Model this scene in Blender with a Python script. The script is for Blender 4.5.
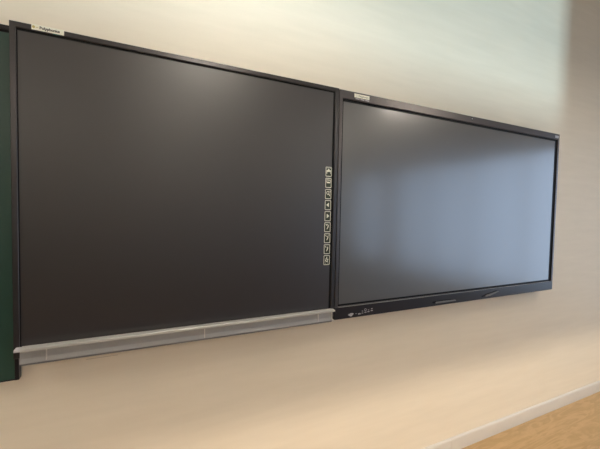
import bpy, bmesh, math, random
from mathutils import Vector, Matrix

for o in list(bpy.data.objects):
    bpy.data.objects.remove(o)
S = bpy.context.scene
C = S.collection
random.seed(4)

# ------------------------------------------------------------------ camera
EYE = 1.64
cam_d = bpy.data.cameras.new('camera')
cam = bpy.data.objects.new('camera', cam_d)
C.objects.link(cam)
cam_d.sensor_fit = 'HORIZONTAL'
cam_d.sensor_width = 36.0
cam_d.lens = 36.0 * 333.0 / 600.0
cam_d.clip_start = 0.02
right = Vector((0.90311573, -0.42892559, 0.02011989))
down = Vector((0.00155674, -0.04358526, -0.9990485))
fwd = Vector((0.4293944, 0.90228774, -0.03869481))
M = Matrix.Identity(4)
for i in range(3):
    M[i][0] = right[i]
    M[i][1] = -down[i]
    M[i][2] = -fwd[i]
M[0][3], M[1][3], M[2][3] = 0.0, -1.56, EYE
cam.matrix_world = M
S.camera = cam

# ------------------------------------------------------------------ world
W = bpy.data.worlds.new('sky')
S.world = W
W.use_nodes = True
bg = W.node_tree.nodes['Background']
bg.inputs['Color'].default_value = (0.60, 0.76, 1.0, 1)
bg.inputs['Strength'].default_value = 1.1

# ------------------------------------------------------------------ exposure
S.view_settings.view_transform = 'Standard'
S.view_settings.look = 'None'
S.view_settings.gamma = 1.0
S.view_settings.use_curve_mapping = False
S.view_settings.exposure = 0.53

# light numbers
LAMP_EMIT = 33.0          # hanging lamps
GLINT_POWER = 272.0      # added source for the upper wall band
LOWER_BAND_POWER = 180.0

def area(name, loc, target, size, size_y, power, col, shape='RECTANGLE'):
    l = bpy.data.lights.new(name, 'AREA')
    l.shape = shape
    l.size = size
    l.size_y = size_y
    l.energy = power
    l.color = col
    o = bpy.data.objects.new(name, l)
    C.objects.link(o)
    o.location = loc
    d = Vector(target) - Vector(loc)
    o.rotation_euler = d.to_track_quat('-Z', 'Y').to_euler()
    return o

# tiny source added outside the lower rear slot, standing in for reflected sunlight
area('glint_stand_in', (1.332, -7.70, 0.912), (1.3, 0, 2.9), 0.04, 0.065, GLINT_POWER, (0.58, 0.86, 1.0))
# warm source added outside the upper rear slot, makes the lower wall band
area('lower_band_source', (0.97, -7.70, 2.612), (0.97, 0, 0.3), 0.04, 0.04, LOWER_BAND_POWER, (1.0, 0.86, 0.68))
# daylight arriving through the side windows
area('window_daylight', (5.38, -3.45, 1.60), (0.0, -3.2, 1.35), 5.6, 2.0, 20.0, (0.57, 0.76, 1.04))

# ------------------------------------------------------------------ materials
def new_mat(name):
    m = bpy.data.materials.new(name)
    m.use_nodes = True
    nt = m.node_tree
    b = nt.nodes['Principled BSDF']
    return m, nt, b

def simple(name, col, rough=0.5, metal=0.0, spec=0.5, noise=0.04, scale=30.0, bump=0.0):
    m, nt, b = new_mat(name)
    b.inputs['Roughness'].default_value = rough
    b.inputs['Metallic'].default_value = metal
    b.inputs['Specular IOR Level'].default_value = spec
    tc = nt.nodes.new('ShaderNodeTexCoord')
    n = nt.nodes.new('ShaderNodeTexNoise')
    n.inputs['Scale'].default_value = scale
    n.inputs['Detail'].default_value = 4
    nt.links.new(tc.outputs['Object'], n.inputs['Vector'])
    r = nt.nodes.new('ShaderNodeMix')
    r.data_type = 'RGBA'
    r.inputs['A'].default_value = tuple(c * (1 - noise) for c in col) + (1,)
    r.inputs['B'].default_value = tuple(min(1, c * (1 + noise)) for c in col) + (1,)
    nt.links.new(n.outputs['Fac'], r.inputs['Factor'])
    nt.links.new(r.outputs['Result'], b.inputs['Base Color'])
    if bump:
        bp = nt.nodes.new('ShaderNodeBump')
        bp.inputs['Strength'].default_value = bump
        bp.inputs['Distance'].default_value = 0.001
        nt.links.new(n.outputs['Fac'], bp.inputs['Height'])
        nt.links.new(bp.outputs['Normal'], b.inputs['Normal'])
    return m

def wall_mat():
    m, nt, b = new_mat('wall_paint')
    b.inputs['Roughness'].default_value = 0.55
    b.inputs['Specular IOR Level'].default_value = 0.35
    tc = nt.nodes.new('ShaderNodeTexCoord')
    mp = nt.nodes.new('ShaderNodeMapping')
    mp.inputs['Scale'].default_value = (1.0, 1.0, 9.0)
    n = nt.nodes.new('ShaderNodeTexNoise')
    n.inputs['Scale'].default_value = 2.6
    n.inputs['Detail'].default_value = 5
    nt.links.new(tc.outputs['Object'], mp.inputs['Vector'])
    nt.links.new(mp.outputs['Vector'], n.inputs['Vector'])
    mix = nt.nodes.new('ShaderNodeMix')
    mix.data_type = 'RGBA'
    mix.inputs['A'].default_value = (0.765, 0.68, 0.545, 1)
    mix.inputs['B'].default_value = (0.865, 0.775, 0.635, 1)
    nt.links.new(n.outputs['Fac'], mix.inputs['Factor'])
    # a thin dark line on the paint under the tray
    sep = nt.nodes.new('ShaderNodeSeparateXYZ')
    nt.links.new(tc.outputs['Object'], sep.inputs['Vector'])
    def cmp(sock, c, eps):
        k = nt.nodes.new('ShaderNodeMath')
        k.operation = 'COMPARE'
        k.inputs[1].default_value = c
        k.inputs[2].default_value = eps
        nt.links.new(sock, k.inputs[0])
        return k.outputs[0]
    a = cmp(sep.outputs['X'], -0.145, 0.057)
    c = cmp(sep.outputs['Z'], 1.026, 0.0016)
    mu = nt.nodes.new('ShaderNodeMath')
    mu.operation = 'MULTIPLY'
    nt.links.new(a, mu.inputs[0])
    nt.links.new(c, mu.inputs[1])
    m2 = nt.nodes.new('ShaderNodeMath')
    m2.operation = 'MULTIPLY'
    m2.inputs[1].default_value = 0.4
    nt.links.new(mu.outputs[0], m2.inputs[0])
    mx = nt.nodes.new('ShaderNodeMix')
    mx.data_type = 'RGBA'
    mx.inputs['B'].default_value = (0.30, 0.25, 0.20, 1)
    nt.links.new(m2.outputs[0], mx.inputs['Factor'])
    nt.links.new(mix.outputs['Result'], mx.inputs['A'])
    nt.links.new(mx.outputs['Result'], b.inputs['Base Color'])
    bp = nt.nodes.new('ShaderNodeBump')
    bp.inputs['Strength'].default_value = 0.25
    bp.inputs['Distance'].default_value = 0.004
    nt.links.new(n.outputs['Fac'], bp.inputs['Height'])
    nt.links.new(bp.outputs['Normal'], b.inputs['Normal'])
    return m

def floor_mat():
    m, nt, b = new_mat('oak_floor')
    b.inputs['Roughness'].default_value = 0.42
    tc = nt.nodes.new('ShaderNodeTexCoord')
    # planks running along the wall
    br = nt.nodes.new('ShaderNodeTexBrick')
    br.offset = 0.37
    br.inputs['Scale'].default_value = 1.0
    br.inputs['Brick Width'].default_value = 1.8
    br.inputs['Row Height'].default_value = 0.18
    br.inputs['Mortar Size'].default_value = 0.0012
    br.inputs['Mortar Smooth'].default_value = 0.3
    br.inputs['Color1'].default_value = (0.0, 0.0, 0.0, 1)
    br.inputs['Color2'].default_value = (1.0, 1.0, 1.0, 1)
    br.inputs['Mortar'].default_value = (0.0, 0.0, 0.0, 1)
    nt.links.new(tc.outputs['Object'], br.inputs['Vector'])
    sc = nt.nodes.new('ShaderNodeVectorMath')
    sc.operation = 'SCALE'
    sc.inputs['Scale'].default_value = 3.0
    nt.links.new(br.outputs['Color'], sc.inputs[0])
    ad = nt.nodes.new('ShaderNodeVectorMath')
    ad.operation = 'ADD'
    nt.links.new(tc.outputs['Object'], ad.inputs[0])
    nt.links.new(sc.outputs['Vector'], ad.inputs[1])
    mp = nt.nodes.new('ShaderNodeMapping')
    mp.inputs['Scale'].default_value = (1.0, 6.0, 1.0)
    nt.links.new(ad.outputs['Vector'], mp.inputs['Vector'])
    wv = nt.nodes.new('ShaderNodeTexNoise')
    wv.inputs['Scale'].default_value = 2.0
    wv.inputs['Detail'].default_value = 6
    wv.inputs['Distortion'].default_value = 1.6
    nt.links.new(mp.outputs['Vector'], wv.inputs['Vector'])
    # cathedral grain: rings of the noise
    mu = nt.nodes.new('ShaderNodeMath')
    mu.operation = 'MULTIPLY'
    mu.inputs[1].default_value = 26.0
    nt.links.new(wv.outputs['Fac'], mu.inputs[0])
    sn = nt.nodes.new('ShaderNodeMath')
    sn.operation = 'SINE'
    nt.links.new(mu.outputs[0], sn.inputs[0])
    rp = nt.nodes.new('ShaderNodeValToRGB')
    rp.color_ramp.elements[0].position = 0.0
    rp.color_ramp.elements[0].color = (0.56, 0.35, 0.155, 1)
    rp.color_ramp.elements[1].position = 1.0
    rp.color_ramp.elements[1].color = (0.74, 0.50, 0.25, 1)
    mr = nt.nodes.new('ShaderNodeMapRange')
    mr.inputs['From Min'].default_value = -1
    mr.inputs['From Max'].default_value = 1
    nt.links.new(sn.outputs[0], mr.inputs['Value'])
    fine = nt.nodes.new('ShaderNodeTexNoise')
    fine.inputs['Scale'].default_value = 9.0
    fine.inputs['Detail'].default_value = 8
    nt.links.new(mp.outputs['Vector'], fine.inputs['Vector'])
    mm = nt.nodes.new('ShaderNodeMix')
    mm.data_type = 'FLOAT'
    mm.inputs['Factor'].default_value = 0.55
    nt.links.new(mr.outputs['Result'], mm.inputs['A'])
    nt.links.new(fine.outputs['Fac'], mm.inputs['B'])
    nt.links.new(mm.outputs['Result'], rp.inputs['Fac'])
    gap = nt.nodes.new('ShaderNodeMix')
    gap.data_type = 'RGBA'
    gap.inputs['B'].default_value = (0.36, 0.22, 0.10, 1)
    gf = nt.nodes.new('ShaderNodeMath')
    gf.operation = 'MULTIPLY'
    gf.inputs[1].default_value = 0.35
    nt.links.new(br.outputs['Fac'], gf.inputs[0])
    nt.links.new(gf.outputs[0], gap.inputs['Factor'])
    nt.links.new(rp.outputs['Color'], gap.inputs['A'])
    nt.links.new(gap.outputs['Result'], b.inputs['Base Color'])
    return m

def emit_mat(name, col, st):
    m, nt, b = new_mat(name)
    b.inputs['Base Color'].default_value = (0.9, 0.9, 0.9, 1)
    b.inputs['Emission Color'].default_value = col + (1,)
    b.inputs['Emission Strength'].default_value = st
    return m

M_wall = wall_mat()
M_floor = floor_mat()
M_ceil = simple('ceiling_paint', (0.78, 0.76, 0.72), 0.8)
M_side = simple('side_wall_paint', (0.66, 0.61, 0.53), 0.7)
M_rear = simple('dark_reflection_panel', (0.04, 0.032, 0.035), 0.6)
M_dark_sheet = simple('dark_floor_sheet', (0.085, 0.070, 0.075), 0.55)
M_skirt = simple('skirting_paint', (0.715, 0.675, 0.615), 0.32, spec=0.4, noise=0.02)
M_wframe = simple('window_frame_white', (0.75, 0.75, 0.74), 0.4)
M_bezel = simple('anodised_dark_bezel', (0.088, 0.084, 0.086), 0.34, metal=0.9, noise=0.05, scale=60)
M_bezelR = simple('anodised_grey_bezel', (0.135, 0.124, 0.124), 0.34, metal=0.92, noise=0.05, scale=60)
M_lower = simple('black_satin_plastic', (0.016, 0.014, 0.017), 0.30, spec=0.45, noise=0.05, scale=60)
M_black = simple('black_rubber_gasket', (0.006, 0.006, 0.007), 0.6, spec=0.2)
M_body = simple('black_steel_housing', (0.02, 0.02, 0.022), 0.55)
M_matte = simple('matte_dark_screen', (0.0060, 0.0018, 0.0030), 0.41, spec=0.80, noise=0.05, scale=5)
M_matte.node_tree.nodes['Principled BSDF'].inputs['IOR'].default_value = 1.7
M_glass = simple('glossy_dark_glass', (0.064, 0.062, 0.058), 0.32, spec=0.75, noise=0.03, scale=4)
M_glass.node_tree.nodes['Principled BSDF'].inputs['IOR'].default_value = 1.7
_b = M_glass.node_tree.nodes['Principled BSDF']
_b.inputs['Coat Weight'].default_value = 1.0
_b.inputs['Coat Roughness'].default_value = 0.15
M_green = simple('green_writing_surface', (0.012, 0.062, 0.047), 0.42, spec=0.8, noise=0.12, scale=6)
M_tray = simple('satin_aluminium', (0.58, 0.57, 0.54), 0.36, metal=0.25, noise=0.03, scale=80)
M_tray2 = simple('grey_aluminium_rail', (0.40, 0.40, 0.395), 0.45, metal=0.2, noise=0.03, scale=80)
M_lightline = simple('pale_plastic_joint', (0.72, 0.69, 0.64), 0.4)
M_label = simple('cream_sticker_paper', (0.86, 0.84, 0.70), 0.5, noise=0.02)
M_ink = simple('dark_ink', (0.06, 0.06, 0.05), 0.6)
M_ochre = simple('ochre_ink', (0.55, 0.45, 0.16), 0.6)
M_teal = simple('teal_ink', (0.02, 0.20, 0.17), 0.6)
M_btn = simple('button_olive', (0.030, 0.042, 0.026), 0.55)
M_sym = simple('button_cream_print', (0.80, 0.80, 0.68), 0.5, noise=0.02)
M_grey = simple('grey_sticker', (0.55, 0.55, 0.58), 0.4)
M_white = simple('white_print', (0.40, 0.39, 0.40), 0.5)
M_rest = simple('grey_plastic', (0.16, 0.155, 0.15), 0.45)
M_lamp = emit_mat('lamp_diffuser', (1.0, 0.90, 0.765), LAMP_EMIT)
M_lampb = simple('lamp_housing', (0.75, 0.75, 0.75), 0.4)
M_ground = simple('outdoor_paving', (0.28, 0.27, 0.25), 0.9)

# ------------------------------------------------------------------ helpers
def box(bm, x0, x1, y0, y1, z0, z1, bev=0.0, seg=2):
    vs = [bm.verts.new((x, y, z)) for x in (x0, x1) for y in (y0, y1) for z in (z0, z1)]
    f = [(0, 1, 3, 2), (4, 6, 7, 5), (0, 4, 5, 1), (2, 3, 7, 6), (0, 2, 6, 4), (1, 5, 7, 3)]
    fs = [bm.faces.new([vs[i] for i in q]) for q in f]
    if bev:
        es = set(e for q in fs for e in q.edges)
        bmesh.ops.bevel(bm, geom=list(es), offset=bev, segments=seg, profile=0.5, affect='EDGES')

def prism(bm, pts, y0, y1):
    """closed outline in x,z pulled from y0 to y1"""
    a = [bm.verts.new((p[0], y0, p[1])) for p in pts]
    b = [bm.verts.new((p[0], y1, p[1])) for p in pts]
    n = len(pts)
    bm.faces.new(a)
    bm.faces.new(b[::-1])
    for i in range(n):
        j = (i + 1) % n
        bm.faces.new((a[j], a[i], b[i], b[j]))

def extr_x(bm, prof, x0, x1):
    """closed profile in y,z pulled along x"""
    a = [bm.verts.new((x0, p[0], p[1])) for p in prof]
    b = [bm.verts.new((x1, p[0], p[1])) for p in prof]
    n = len(prof)
    bm.faces.new(a)
    bm.faces.new(b[::-1])
    for i in range(n):
        j = (i + 1) % n
        bm.faces.new((a[j], a[i], b[i], b[j]))

def obj(name, bm, mat, parent=None, smooth=False):
    bmesh.ops.recalc_face_normals(bm, faces=bm.faces)
    me = bpy.data.meshes.new(name)
    bm.to_mesh(me)
    bm.free()
    me.materials.append(mat)
    if smooth:
        for p in me.polygons:
            p.use_smooth = True
    o = bpy.data.objects.new(name, me)
    C.objects.link(o)
    if parent:
        o.parent = parent
        o.matrix_parent_inverse = Matrix.Translation(-world_loc(parent))
    return o

def world_loc(o):
    # things are only ever translated
    v = Vector(o.location)
    return v

def boxobj(name, dims, mat, parent=None, bev=0.0):
    bm = bmesh.new()
    box(bm, *dims, bev=bev)
    return obj(name, bm, mat, parent)

def thing(name, label, cat, loc, group=None):
    o = bpy.data.objects.new(name, None)
    o.empty_display_size = 0.1
    C.objects.link(o)
    o.location = loc
    o['label'] = label
    o['category'] = cat
    if group:
        o['group'] = group
    return o

def part(name, bm, mat, root, parent=None):
    """part of a thing: mesh coordinates are given in world space"""
    o = obj(name, bm, mat)
    if parent is None:
        o.parent = root
        o.matrix_parent_inverse = Matrix.Translation(-Vector(root.location))
    else:
        o.parent = parent
    return o

def pbox(name, dims, mat, root, parent=None, bev=0.0):
    bm = bmesh.new()
    box(bm, *dims, bev=bev)
    return part(name, bm, mat, root, parent)

def struct(o):
    o['kind'] = 'structure'
    return o

def text_mesh(name, body, size, x, z, y, mat, root, parent, width=None, bold=0.0):
    cu = bpy.data.curves.new(name, 'FONT')
    cu.body = body
    cu.size = size
    cu.offset = bold
    cu.extrude = 0.0002
    cu.align_x = 'LEFT'
    to = bpy.data.objects.new('tmp_text', cu)
    C.objects.link(to)
    bpy.context.view_layer.update()
    dg = bpy.context.evaluated_depsgraph_get()
    me = bpy.data.meshes.new_from_object(to.evaluated_get(dg))
    bpy.data.objects.remove(to)
    xs = [v.co.x for v in me.vertices]
    w = max(xs) - min(xs)
    k = (width / w) if width else 1.0
    for v in me.vertices:
        cx, cy, cz = v.co
        v.co = (x + (cx - min(xs)) * k, y - cz, z + cy)
    me.materials.clear()
    me.materials.append(mat)
    o = bpy.data.objects.new(name, me)
    C.objects.link(o)
    if parent is None:
        o.parent = root
        o.matrix_parent_inverse = Matrix.Translation(-Vector(root.location))
    else:
        o.parent = parent
    return o

# ------------------------------------------------------------------ the room
XL, XR, YB, ZC = -3.6, 5.2, -6.5, 3.95
T = 0.2
struct(boxobj('floor', (XL - T, XR + T, YB - T, T, -0.15, 0.007), M_floor))
struct(boxobj('ceiling', (XL - T, XR + T, YB - T, T, ZC, ZC + 0.15), M_ceil))
struct(boxobj('wall_front', (XL - T, XR + T, 0.0, T, 0.0, ZC), M_wall))
struct(boxobj('wall_left', (XL - T, XL, YB - T, 0.0, 0.0, ZC), M_side))

def wall_with_holes(name, axis, c0, c1, a0, a1, holes, mat=None):
    """axis 'x': wall plane across x (right wall), a runs along y; 'y': rear wall, a runs along x"""
    bm = bmesh.new()
    def put(p0, p1, z0, z1):
        if axis == 'x':
            box(bm, c0, c1, p0, p1, z0, z1)
        else:
            box(bm, p0, p1, c0, c1, z0, z1)
    cur = a0
    cols = []
    for (h0, h1, z0, z1) in holes:
        if cols and cols[-1][0] == h0:
            cols[-1][2].append((z0, z1))
        else:
            cols.append((h0, h1, [(z0, z1)]))
    for (h0, h1, zs) in cols:
        put(cur, h0, 0, ZC)
        zc = 0
        for z0, z1 in zs:
            put(h0, h1, zc, z0)
            zc = z1
        put(h0, h1, zc, ZC)
        cur = h1
    put(cur, a1, 0, ZC)
    return struct(obj(name, bm, mat or M_side))

HR = [(-6.30, -5.00, 0.40, 2.65), (-4.60, -0.80, 0.35, 2.65)]
wall_with_holes('wall_right', 'x', XR, XR + T, YB - T, 0.0, HR)
HB = [(0.28, 1.72, 1.02, 1.48), (0.28, 1.72, 2.085, 2.43)]  # unseen rear slots, added and sized to shape the two wall bands
wall_with_holes('wall_back', 'y', YB - T, YB, XL, XR, HB)
struct(boxobj('trim_1', (XL, XR, YB, YB + 0.02, 0.0, 1.05), M_rear))  # unseen dark panel added to keep the matte board's lower reflection dark

def window_frame(i, axis, c, a0, a1, z0, z1, n=2, w=0.05):
    bm = bmesh.new()
    def put(p0, p1, q0, q1):
        if axis == 'x':
            box(bm, c - 0.03, c + 0.03, p0, p1, q0, q1)
        else:
            box(bm, p0, p1, c - 0.03, c + 0.03, q0, q1)
    put(a0, a1, z0, z0 + w)
    put(a0, a1, z1 - w, z1)
    for k in range(n + 1):
        p = a0 + (a1 - a0 - w) * k / n
        put(p, p + w, z0 + w, z1 - w)
    return struct(obj('window_%d' % i, bm, M_wframe))

window_frame(1, 'x', XR + 0.14, HR[0][0], HR[0][1], 0.40, 2.65, n=1)
window_frame(2, 'x', XR + 0.14, HR[1][0], HR[1][1], 0.35, 2.65, n=4)
window_frame(3, 'y', YB - 0.03, 0.28, 1.72, 1.02, 1.48, n=1, w=0.12)  # this frame and the next set the cut-off of the wall bands
window_frame(4, 'y', YB - 0.03, 0.28, 1.72, 2.085, 2.43, n=1, w=0.12)
struct(boxobj('ground', (-14, 22, -26, 8, -6.2, -6.0), M_ground))

# unseen dark floor sheet, added to darken the boards' reflections; oak stays in front
struct(boxobj('trim_2', (XL, XR, YB + 0.02, -1.75, 0.004, 0.012), M_dark_sheet))

# skirting along the front wall, with a rounded upper lip and a butt joint
bm = bmesh.new()
prof = [(0.0, 0.006), (-0.012, 0.006), (-0.012, 0.093), (-0.0100, 0.1000), (-0.006, 0.1045), (0.0, 0.1062)]
extr_x(bm, prof, XL, 1.9215)
extr_x(bm, prof, 1.9235, XR)
struct(obj('baseboard_front', bm, M_skirt))

# ------------------------------------------------------------------ green chalkboard (left edge of the view)
root = thing('chalkboard', 'green chalkboard in a slim dark frame at the left edge, beside the dark matte board', 'chalkboard', (-1.6, -0.002, 0.999))
cx0, cx1, cz0, cz1 = -2.80, -0.4078, 0.999, 2.2745
bm = bmesh.new()
box(bm, cx0 + 0.01, cx1 - 0.008, -0.0265, -0.002, cz0 + 0.004, cz1 - 0.01)
part('writing_surface', bm, M_green, root)
bm = bmesh.new()
box(bm, cx0, cx1, -0.032, -0.003, cz1 - 0.016, cz1, bev=0.0015)
box(bm, cx0, cx0 + 0.012, -0.0315, -0.003, cz0, cz1 - 0.016, bev=0.001)
box(bm, cx1 - 0.0125, cx1, -0.0315, -0.003, cz0, cz1 - 0.016, bev=0.001)
box(bm, cx0 + 0.012, cx1 - 0.0125, -0.029, -0.003, cz0, cz0 + 0.004)
part('frame', bm, M_lower, root)
pbox('gasket', (cx0 + 0.012, cx1 - 0.0125, -0.0285, -0.026, cz1 - 0.024, cz1 - 0.016), M_black, root)

# ------------------------------------------------------------------ displays
def bezel_ring(name, o, i, y0, y1, mat, root, bev=0.002, tilt=0.0):
    """o = outer (x0,x1,z0,z1), i = inner opening; mitred look from four bars"""
    bm = bmesh.new()
    ox0, ox1, oz0, oz1 = o
    ix0, ix1, iz0, iz1 = i
    O0 = [(ox0, oz0), (ox1, oz0), (ox1, oz1), (ox0, oz1)]
    I0 = [(ix0, iz0), (ix1, iz0), (ix1, iz1), (ix0, iz1)]
    rings = []
    for pts, y in ((O0, y1), (O0, y0 + bev + tilt), ([(ox0 + bev, oz0 + bev), (ox1 - bev, oz0 + bev), (ox1 - bev, oz1 - bev), (ox0 + bev, oz1 - bev)], y0 + tilt),
                   ([(ix0 - bev, iz0 - bev), (ix1 + bev, iz0 - bev), (ix1 + bev, iz1 + bev), (ix0 - bev, iz1 + bev)], y0), (I0, y0 + bev), (I0, y1)):
        rings.append([bm.verts.new((p[0], y, p[1])) for p in pts])
    n = len(rings)
    for r in range(n):
        a, b = rings[r], rings[(r + 1) % n]
        for k in range(4):
            j = (k + 1) % 4
            bm.faces.new((a[k], a[j], b[j], b[k]))
    return part(name, bm, mat, root)

def ring_part(name, o, i, y0, y1, mat, root, parent=None):
    bm = bmesh.new()
    box(bm, o[0], i[0], y0, y1, o[2], o[3])
    box(bm, i[1], o[1], y0, y1, o[2], o[3])
    box(bm, i[0], i[1], y0, y1, i[3], o[3])
    box(bm, i[0], i[1], y0, y1, o[2], i[2])
    return part(name, bm, mat, root, parent)

# ---- left: dark matte interactive board
A = thing('interactive_board', 'large dark matte board with a column of nine small cream buttons down its right edge', 'interactive board', (0.25, -0.002, 1.10))
ax0, ax1, az0, az1 = -0.4068, 0.9055, 1.100, 2.2690
pbox('housing', (ax0 + 0.004, ax1 - 0.002, -0.080, -0.040, az0 + 0.004, az1 - 0.003), M_body, A)
for bx_ in (-0.2, 0.5):
    pbox('wall_bracket', (bx_, bx_ + 0.12, -0.041, -0.001, 1.30, 2.10), M_body, A)
bezel_ring('bezel', (ax0, ax1, az0, az1), (-0.3890, 0.8846, 1.122, 2.2500), -0.092, -0.070, M_bezel, A, 0.0015)
ring_part('gasket', (-0.3890, 0.8846, 1.122, 2.2500), (-0.3860, 0.8745, 1.126, 2.2425), -0.0868, -0.0790, M_black, A)
pbox('screen', (-0.3860, 0.8745, -0.0860, -0.0795, 1.126, 2.2425), M_matte, A)
# sticker on the upper left of the bezel
st = pbox('sticker', (-0.3455, -0.2520, -0.0928, -0.0915, 2.2520, 2.2712), M_label, A)
st['label'] = 'long cream sticker with dark lettering'
text_mesh('lettering', 'Polyphonics', 0.0125, -0.3225, 2.2580, -0.0929, M_ink, A, st, width=0.058, bold=0.0005)
bm = bmesh.new()
prism(bm, [(-0.3395 + 0.0042 * math.cos(a), 2.2618 + 0.0048 * math.sin(a)) for a in [k * math.pi / 6 for k in range(12)]], -0.0932, -0.0927)
box(bm, -0.3335, -0.3265, -0.0932, -0.0927, 2.2605, 2.2622)
part('emblem', bm, M_ochre, A, st)
bm = bmesh.new()
box(bm, -0.2850, -0.2640, -0.0924, -0.0914, 2.2502, 2.2520)
part('sticker_edge', bm, M_teal, A, st)

# nine buttons
def glyph(bm, k, cx, cz):
    y0, y1 = -0.0874, -0.0868
    P = lambda pts: prism(bm, [(cx + a, cz + b) for a, b in pts], y0, y1)
    def bar(x0, x1, z0, z1):
        box(bm, cx + x0, cx + x1, y0, y1, cz + z0, cz + z1)
    if k == 0:      # plate with two holes and a window below
        bar(-.0125, .0125, -.0010, .0085)
        bar(-.0035, .0035, .0085, .0160)
        bar(-.0125, -.0090, .0150, .0190)
        bar(.0090, .0125, .0150, .0190)
        bar(-.0125, -.0088, -.0105, -.0010)
        bar(.0100, .0125, -.0105, -.0010)
    elif k == 1:    # floppy-like tray
        bar(-.0125, .0125, .0125, .0165)
        P([(-.0120, -.0015), (.0120, -.0015), (.0060, .0060), (-.0060, .0060)])
        bar(-.0125, -.0095, .0030, .0100)
        bar(.0095, .0125, .0030, .0100)
    elif k == 2:    # magnifier
        for q in range(12):
            a0, a1 = q * math.pi / 6, (q + 1) * math.pi / 6
            P([(-.002 + .0085 * math.cos(a0), .006 + .0095 * math.sin(a0)), (-.002 + .0085 * math.cos(a1), .006 + .0095 * math.sin(a1)),
               (-.002 + .0052 * math.cos(a1), .006 + .0060 * math.sin(a1)), (-.002 + .0052 * math.cos(a0), .006 + .0060 * math.sin(a0))])
        P([(.0030, -.0010), (.0060, .0010), (.0120, -.0085), (.0085, -.0105)])
        bar(.0085, .0125, .0100, .0165)
    elif k == 3:
        P([(-.0100, .0010), (.0055, .0125), (.0055, -.0105)])
    elif k == 4:
        P([(.0100, .0010), (-.0055, .0125), (-.0055, -.0105)])
    elif k in (5, 6, 7):   # check-and-pen marks
        P([(-.0125, .0160), (-.0085, .0170), (-.0030, .0095), (-.0055, .0075)])
        P([(.0020, .0130), (.0070, .0120), (.0060, .0010), (-.0010, -.0110), (-.0045, -.0100), (.0010, .0030)])
        if k == 5:
            bar(-.0055, .0020, .0120, .0150)
        if k == 6:
            bar(.0085, .0120, .0140, .0180)
    else:           # gear
        for q in range(16):
            a0, a1 = q * math.pi / 8, (q + 1) * math.pi / 8
            ro = 1.0 if q % 4 < 2 else 0.78
            P([(.0095 * ro * math.cos(a0), .0105 * ro * math.sin(a0)), (.0095 * ro * math.cos(a1), .0105 * ro * math.sin(a1)),
               (.0042 * math.cos(a1), .0046 * math.sin(a1)), (.0042 * math.cos(a0), .0046 * math.sin(a0))])
        bar(-.0025, .0025, .0115, .0170)
        bar(-.0095, -.0045, -.0165, -.0140)
        bar(.0045, .0095, -.0165, -.0140)

tops = [(1.8692, 1.8206), (1.8130, 1.7640), (1.7564, 1.7070), (1.7005, 1.6512), (1.6446, 1.5945), (1.5878, 1.5390), (1.5312, 1.4826), (1.4749, 1.4262), (1.4193, 1.3698)]
for k, (t, b_) in enumerate(tops):
    cx, cz = 0.8562, (t + b_) / 2
    hw, hh = 0.0178, (t - b_) / 2
    bt = pbox('touch_button', (cx - hw, cx + hw, -0.0869, -0.0858, cz - hh, cz + hh), M_btn, A)
    bm = bmesh.new()
    w = 0.0031
    c = 0.0030
    Oo = [(-hw + c, -hh), (hw - c, -hh), (hw, -hh + c), (hw, hh - c), (hw - c, hh), (-hw + c, hh), (-hw, hh - c), (-hw, -hh + c)]
    Ii = [(-hw + c + .001, -hh + w), (hw - c - .001, -hh + w), (hw - w, -hh + c + .001), (hw - w, hh - c - .001), (hw - c - .001, hh - w), (-hw + c + .001, hh - w), (-hw + w, hh - c - .001), (-hw + w, -hh + c + .001)]
    for q in range(8):
        j = (q + 1) % 8
        prism(bm, [(cx + p[0], cz + p[1]) for p in (Oo[q], Oo[j], Ii[j], Ii[q])], -0.0873, -0.0867)
    part('button_outline', bm, M_sym, A, bt)
    bm = bmesh.new()
    glyph(bm, k, cx, cz)
    part('button_symbol', bm, M_sym, A, bt)

# ---- pen tray under the matte board
Tt = thing('pen_tray', 'long grey aluminium ledge tray running under the dark matte board', 'tray', (0.25, -0.04, 1.080))
bm = bmesh.new()
# body channel: faces the room with a shallow inward slope
extr_x(bm, [(-0.045, 1.0990), (-0.045, 1.0790), (-0.0985, 1.0790), (-0.0995, 1.0840), (-0.0965, 1.0985), (-0.0925, 1.0995)], -0.3880, 0.8880)
extr_x(bm, [(-0.0935, 1.0990), (-0.0965, 1.0985), (-0.0950, 1.1340), (-0.0935, 1.1340)], -0.3880, 0.8880)
part('channel', bm, M_tray2, Tt)
bm = bmesh.new()
extr_x(bm, [(-0.0935, 1.1355), (-0.1180, 1.1320), (-0.1228, 1.1325), (-0.1240, 1.1340), (-0.1240, 1.1418), (-0.1225, 1.1435), (-0.1180, 1.1440), (-0.0935, 1.1440)], -0.3805, 0.8820)
part('ledge', bm, M_tray, Tt)
for (x0, x1) in ((-0.3980, -0.3805), (0.8820, 0.8930)):
    bm = bmesh.new()
    extr_x(bm, [(-0.0935, 1.1340), (-0.1170, 1.1325), (-0.1215, 1.1330), (-0.1225, 1.1345), (-0.1225, 1.1400), (-0.1210, 1.1415), (-0.0935, 1.1420)], x0, x1)
    o = part('ledge_cap', bm, M_grey if x0 < 0 else M_lightline, Tt)
bm = bmesh.new()
prism(bm, [(0.8860, 1.1335), (0.8900, 1.1335), (0.8905, 1.0930), (0.8935, 1.0850), (0.9020, 1.0760), (0.8975, 1.0745), (0.8885, 1.0830), (0.8865, 1.0920)], -0.1010, -0.0940)
e = part('end_bracket', bm, M_lightline, Tt)
e['label'] = 'pale hooked bracket closing the right end'
for sx, hgt in ((-0.311, 0.5), (0.2476, 1.0), (0.8076, 1.0)):
    bm = bmesh.new()
    box(bm, sx - 0.0016, sx + 0.0016, -0.1002, -0.0950, 1.0850 if hgt == 1 else 1.0860, 1.1300)
    part('joint_strip', bm, M_lightline if hgt == 1 else M_tray, Tt)
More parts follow.
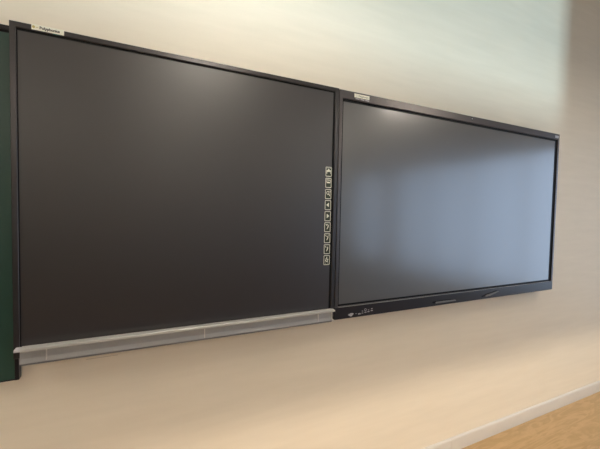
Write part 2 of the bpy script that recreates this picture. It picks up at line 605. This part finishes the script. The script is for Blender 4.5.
pbox('lower_strip', (-0.3880, 0.8870, -0.1000, -0.0460, 1.0752, 1.0810), M_rest, Tt)  # darker strip along the bottom edge of the tray

# ---- right: glossy interactive flat panel
B = thing('flat_panel_display', 'wide glossy flat panel display reflecting bluish window light, thick lower bezel', 'display', (1.88, -0.002, 1.078))
bx0, bx1, bz0, bz1 = 0.9078, 2.8685, 1.0785, 2.2655
pbox('housing', (bx0 + 0.004, bx1 - 0.004, -0.080, -0.030, bz0 + 0.006, bz1 - 0.006), M_body, B, bev=0.003)
for bx_ in (1.45, 2.15):
    pbox('wall_bracket', (bx_, bx_ + 0.12, -0.031, -0.001, 1.30, 2.10), M_body, B)
bezel_ring('bezel', (bx0, bx1, 1.1415, bz1), (0.9258, 2.8500, 1.1475, 2.2235), -0.094, -0.070, M_bezelR, B, 0.0015)
lb = pbox('lower_bezel', (bx0, bx1, -0.0942, -0.070, bz0, 1.1413), M_lower, B, bev=0.0022)
lb['label'] = 'thick near-black lower bezel'
ring_part('gasket', (0.9258, 2.8500, 1.1475, 2.2235), (0.9340, 2.8250, 1.1570, 2.2100), -0.0870, -0.0790, M_black, B)
pbox('screen', (0.9340, 2.8250, -0.0862, -0.0795, 1.1570, 2.2100), M_glass, B)
pbox('lip_highlight', (0.9300, 2.8480, -0.0955, -0.0930, 1.1428, 1.1446), M_tray2, B)  # pale strip painted as the highlight along the bezel lip

st = pbox('sticker', (0.9950, 1.0905, -0.0948, -0.0935, 2.2385, 2.2580), M_label, B)
st['label'] = 'small white sticker with grey lettering and a pale edge strip below'
text_mesh('lettering', 'Polyphonics', 0.0120, 1.0220, 2.2440, -0.0949, M_ink, B, st, width=0.060)
bm = bmesh.new()
for q in range(10):
    a0, a1 = q * math.pi / 5, (q + 1) * math.pi / 5
    prism(bm, [(1.0085 + .0055 * math.cos(a0), 2.2485 + .0058 * math.sin(a0)), (1.0085 + .0055 * math.cos(a1), 2.2485 + .0058 * math.sin(a1)),
               (1.0085 + .0038 * math.cos(a1), 2.2485 + .0040 * math.sin(a1)), (1.0085 + .0038 * math.cos(a0), 2.2485 + .0040 * math.sin(a0))], -0.0953, -0.0947)
part('emblem', bm, M_grey, B, st)
bm = bmesh.new()
for x0 in (1.003, 1.034, 1.065):
    box(bm, x0, x0 + 0.024, -0.0952, -0.0938, 2.2305, 2.2345)
part('sticker_strip', bm, M_grey, B, st)
cs = pbox('corner_sticker', (2.8090, 2.8540, -0.0948, -0.0935, 2.2340, 2.2520), M_grey, B)
cs['label'] = 'light grey square sticker at the upper right corner'
ring_part('camera_window', (1.8820, 1.9000, 2.2410, 2.2590), (1.8868, 1.8952, 2.2460, 2.2540), -0.0948, -0.0930, M_ink, B)
pbox('camera_lens', (1.8868, 1.8952, -0.0945, -0.0930, 2.2460, 2.2540), M_grey, B)

# status lights and touch marks on the lower bezel
def mark(name, pts, mat=M_white):
    bm = bmesh.new()
    prism(bm, pts, -0.0949, -0.0939)
    return part(name, bm, mat, B)
mark('wireless_mark', [(0.9905, 1.0955), (0.9955, 1.1010), (1.0095, 1.1045), (1.0225, 1.1030), (1.0265, 1.0985), (1.0120, 1.0860), (1.0070, 1.0860)])
ctr = [(1.042, 1.0985, .0025), (1.0635, 1.0945, .0055), (1.0835, 1.0965, .0035), (1.0835, 1.1075, .0028), (1.1035, 1.0985, .0045), (1.1235, 1.1000, .0045),
       (1.1235, 1.1095, .0028), (1.1455, 1.1035, .0045), (1.1455, 1.1140, .0035)]
for x, z, r in ctr:
    mark('status_mark', [(x - r * 1.5, z - r * .6), (x + r * 1.5, z - r * .6), (x + r * 1.5, z + r * .6), (x - r * 1.5, z + r * .6)])
bm = bmesh.new()
for q in range(12):
    a0, a1 = q * math.pi / 6, (q + 1) * math.pi / 6
    c0, c1 = (1.1030, 1.1125), None
    prism(bm, [(c0[0] + .0078 * math.cos(a0), c0[1] + .0075 * math.sin(a0)), (c0[0] + .0078 * math.cos(a1), c0[1] + .0075 * math.sin(a1)),
               (c0[0] + .0048 * math.cos(a1), c0[1] + .0048 * math.sin(a1)), (c0[0] + .0048 * math.cos(a0), c0[1] + .0048 * math.sin(a0))], -0.0949, -0.0939)
part('power_button', bm, M_white, B)

# two pen notches on the lower bezel, recess shadow drawn as black shapes
def notch(pts_dark, pts_light, tip):
    bm = bmesh.new()
    prism(bm, pts_dark, -0.0950, -0.0925)
    n = part('pen_slot_shade', bm, M_black, B)
    bm = bmesh.new()
    prism(bm, pts_light, -0.0995, -0.0938)
    part('pen_rest', bm, M_rest, B, n)
notch([(1.600, 1.1000), (1.606, 1.1075), (1.700, 1.1085), (1.785, 1.1055), (1.785, 1.1030), (1.628, 1.0990), (1.612, 1.0955)],
      [(1.628, 1.0945), (1.628, 1.1030), (1.700, 1.1040), (1.800, 1.1010), (1.803, 1.0950), (1.700, 1.0935)], 0)
notch([(2.050, 1.0945), (2.054, 1.1020), (2.100, 1.1130), (2.200, 1.1265), (2.210, 1.1235), (2.090, 1.1030), (2.062, 1.0930)],
      [(2.085, 1.0960), (2.100, 1.1055), (2.215, 1.1220), (2.225, 1.1180), (2.140, 1.0990), (2.095, 1.0940)], 0)

# ------------------------------------------------------------------ hanging lamps
def make_lamp(x, y0, y1, z, label):
    L = thing('pendant_lamp', label, 'lamp', (x, (y0 + y1) / 2, z), 'linear ceiling lamps')
    bm = bmesh.new()
    box(bm, x - 0.06, x + 0.06, y0, y1, z + 0.012, z + 0.07, bev=0.008)
    part('lamp_housing', bm, M_lampb, L)
    bm = bmesh.new()
    box(bm, x - 0.05, x + 0.05, y0 + 0.01, y1 - 0.01, z, z + 0.012)
    part('diffuser', bm, M_lamp, L)
    for yy in (y0 + 0.2, y1 - 0.2):
        bm = bmesh.new()
        bmesh.ops.create_cone(bm, cap_ends=True, segments=8, radius1=0.003, radius2=0.003, depth=ZC - z - 0.065)
        bmesh.ops.translate(bm, verts=bm.verts, vec=(x, yy, (ZC + z + 0.065) / 2))
        part('suspension_rod', bm, M_lampb, L)
    return L
make_lamp(-1.75, -1.75, -0.60, 3.0, 'extra linear lamp over the green chalkboard, added to brighten the left')  # unseen lamp, added to lift the left side
make_lamp(2.92, -2.15, -1.25, 3.0, 'linear lamp hanging over the glossy display')
make_lamp(0.45, -1.75, -0.60, 3.0, 'linear lamp hanging over the matte board')
M_fill_lamp = emit_mat('lamp_diffuser_fill', (1.0, 0.90, 0.765), LAMP_EMIT * 1.1)  # rear lamps are unseen, lit as general fill
M_lamp = M_fill_lamp
for x in (-1.6, 0.45, 2.92):
    make_lamp(x, -5.0, -3.6, 3.0, 'added linear fill lamp hanging over the rear of the room')
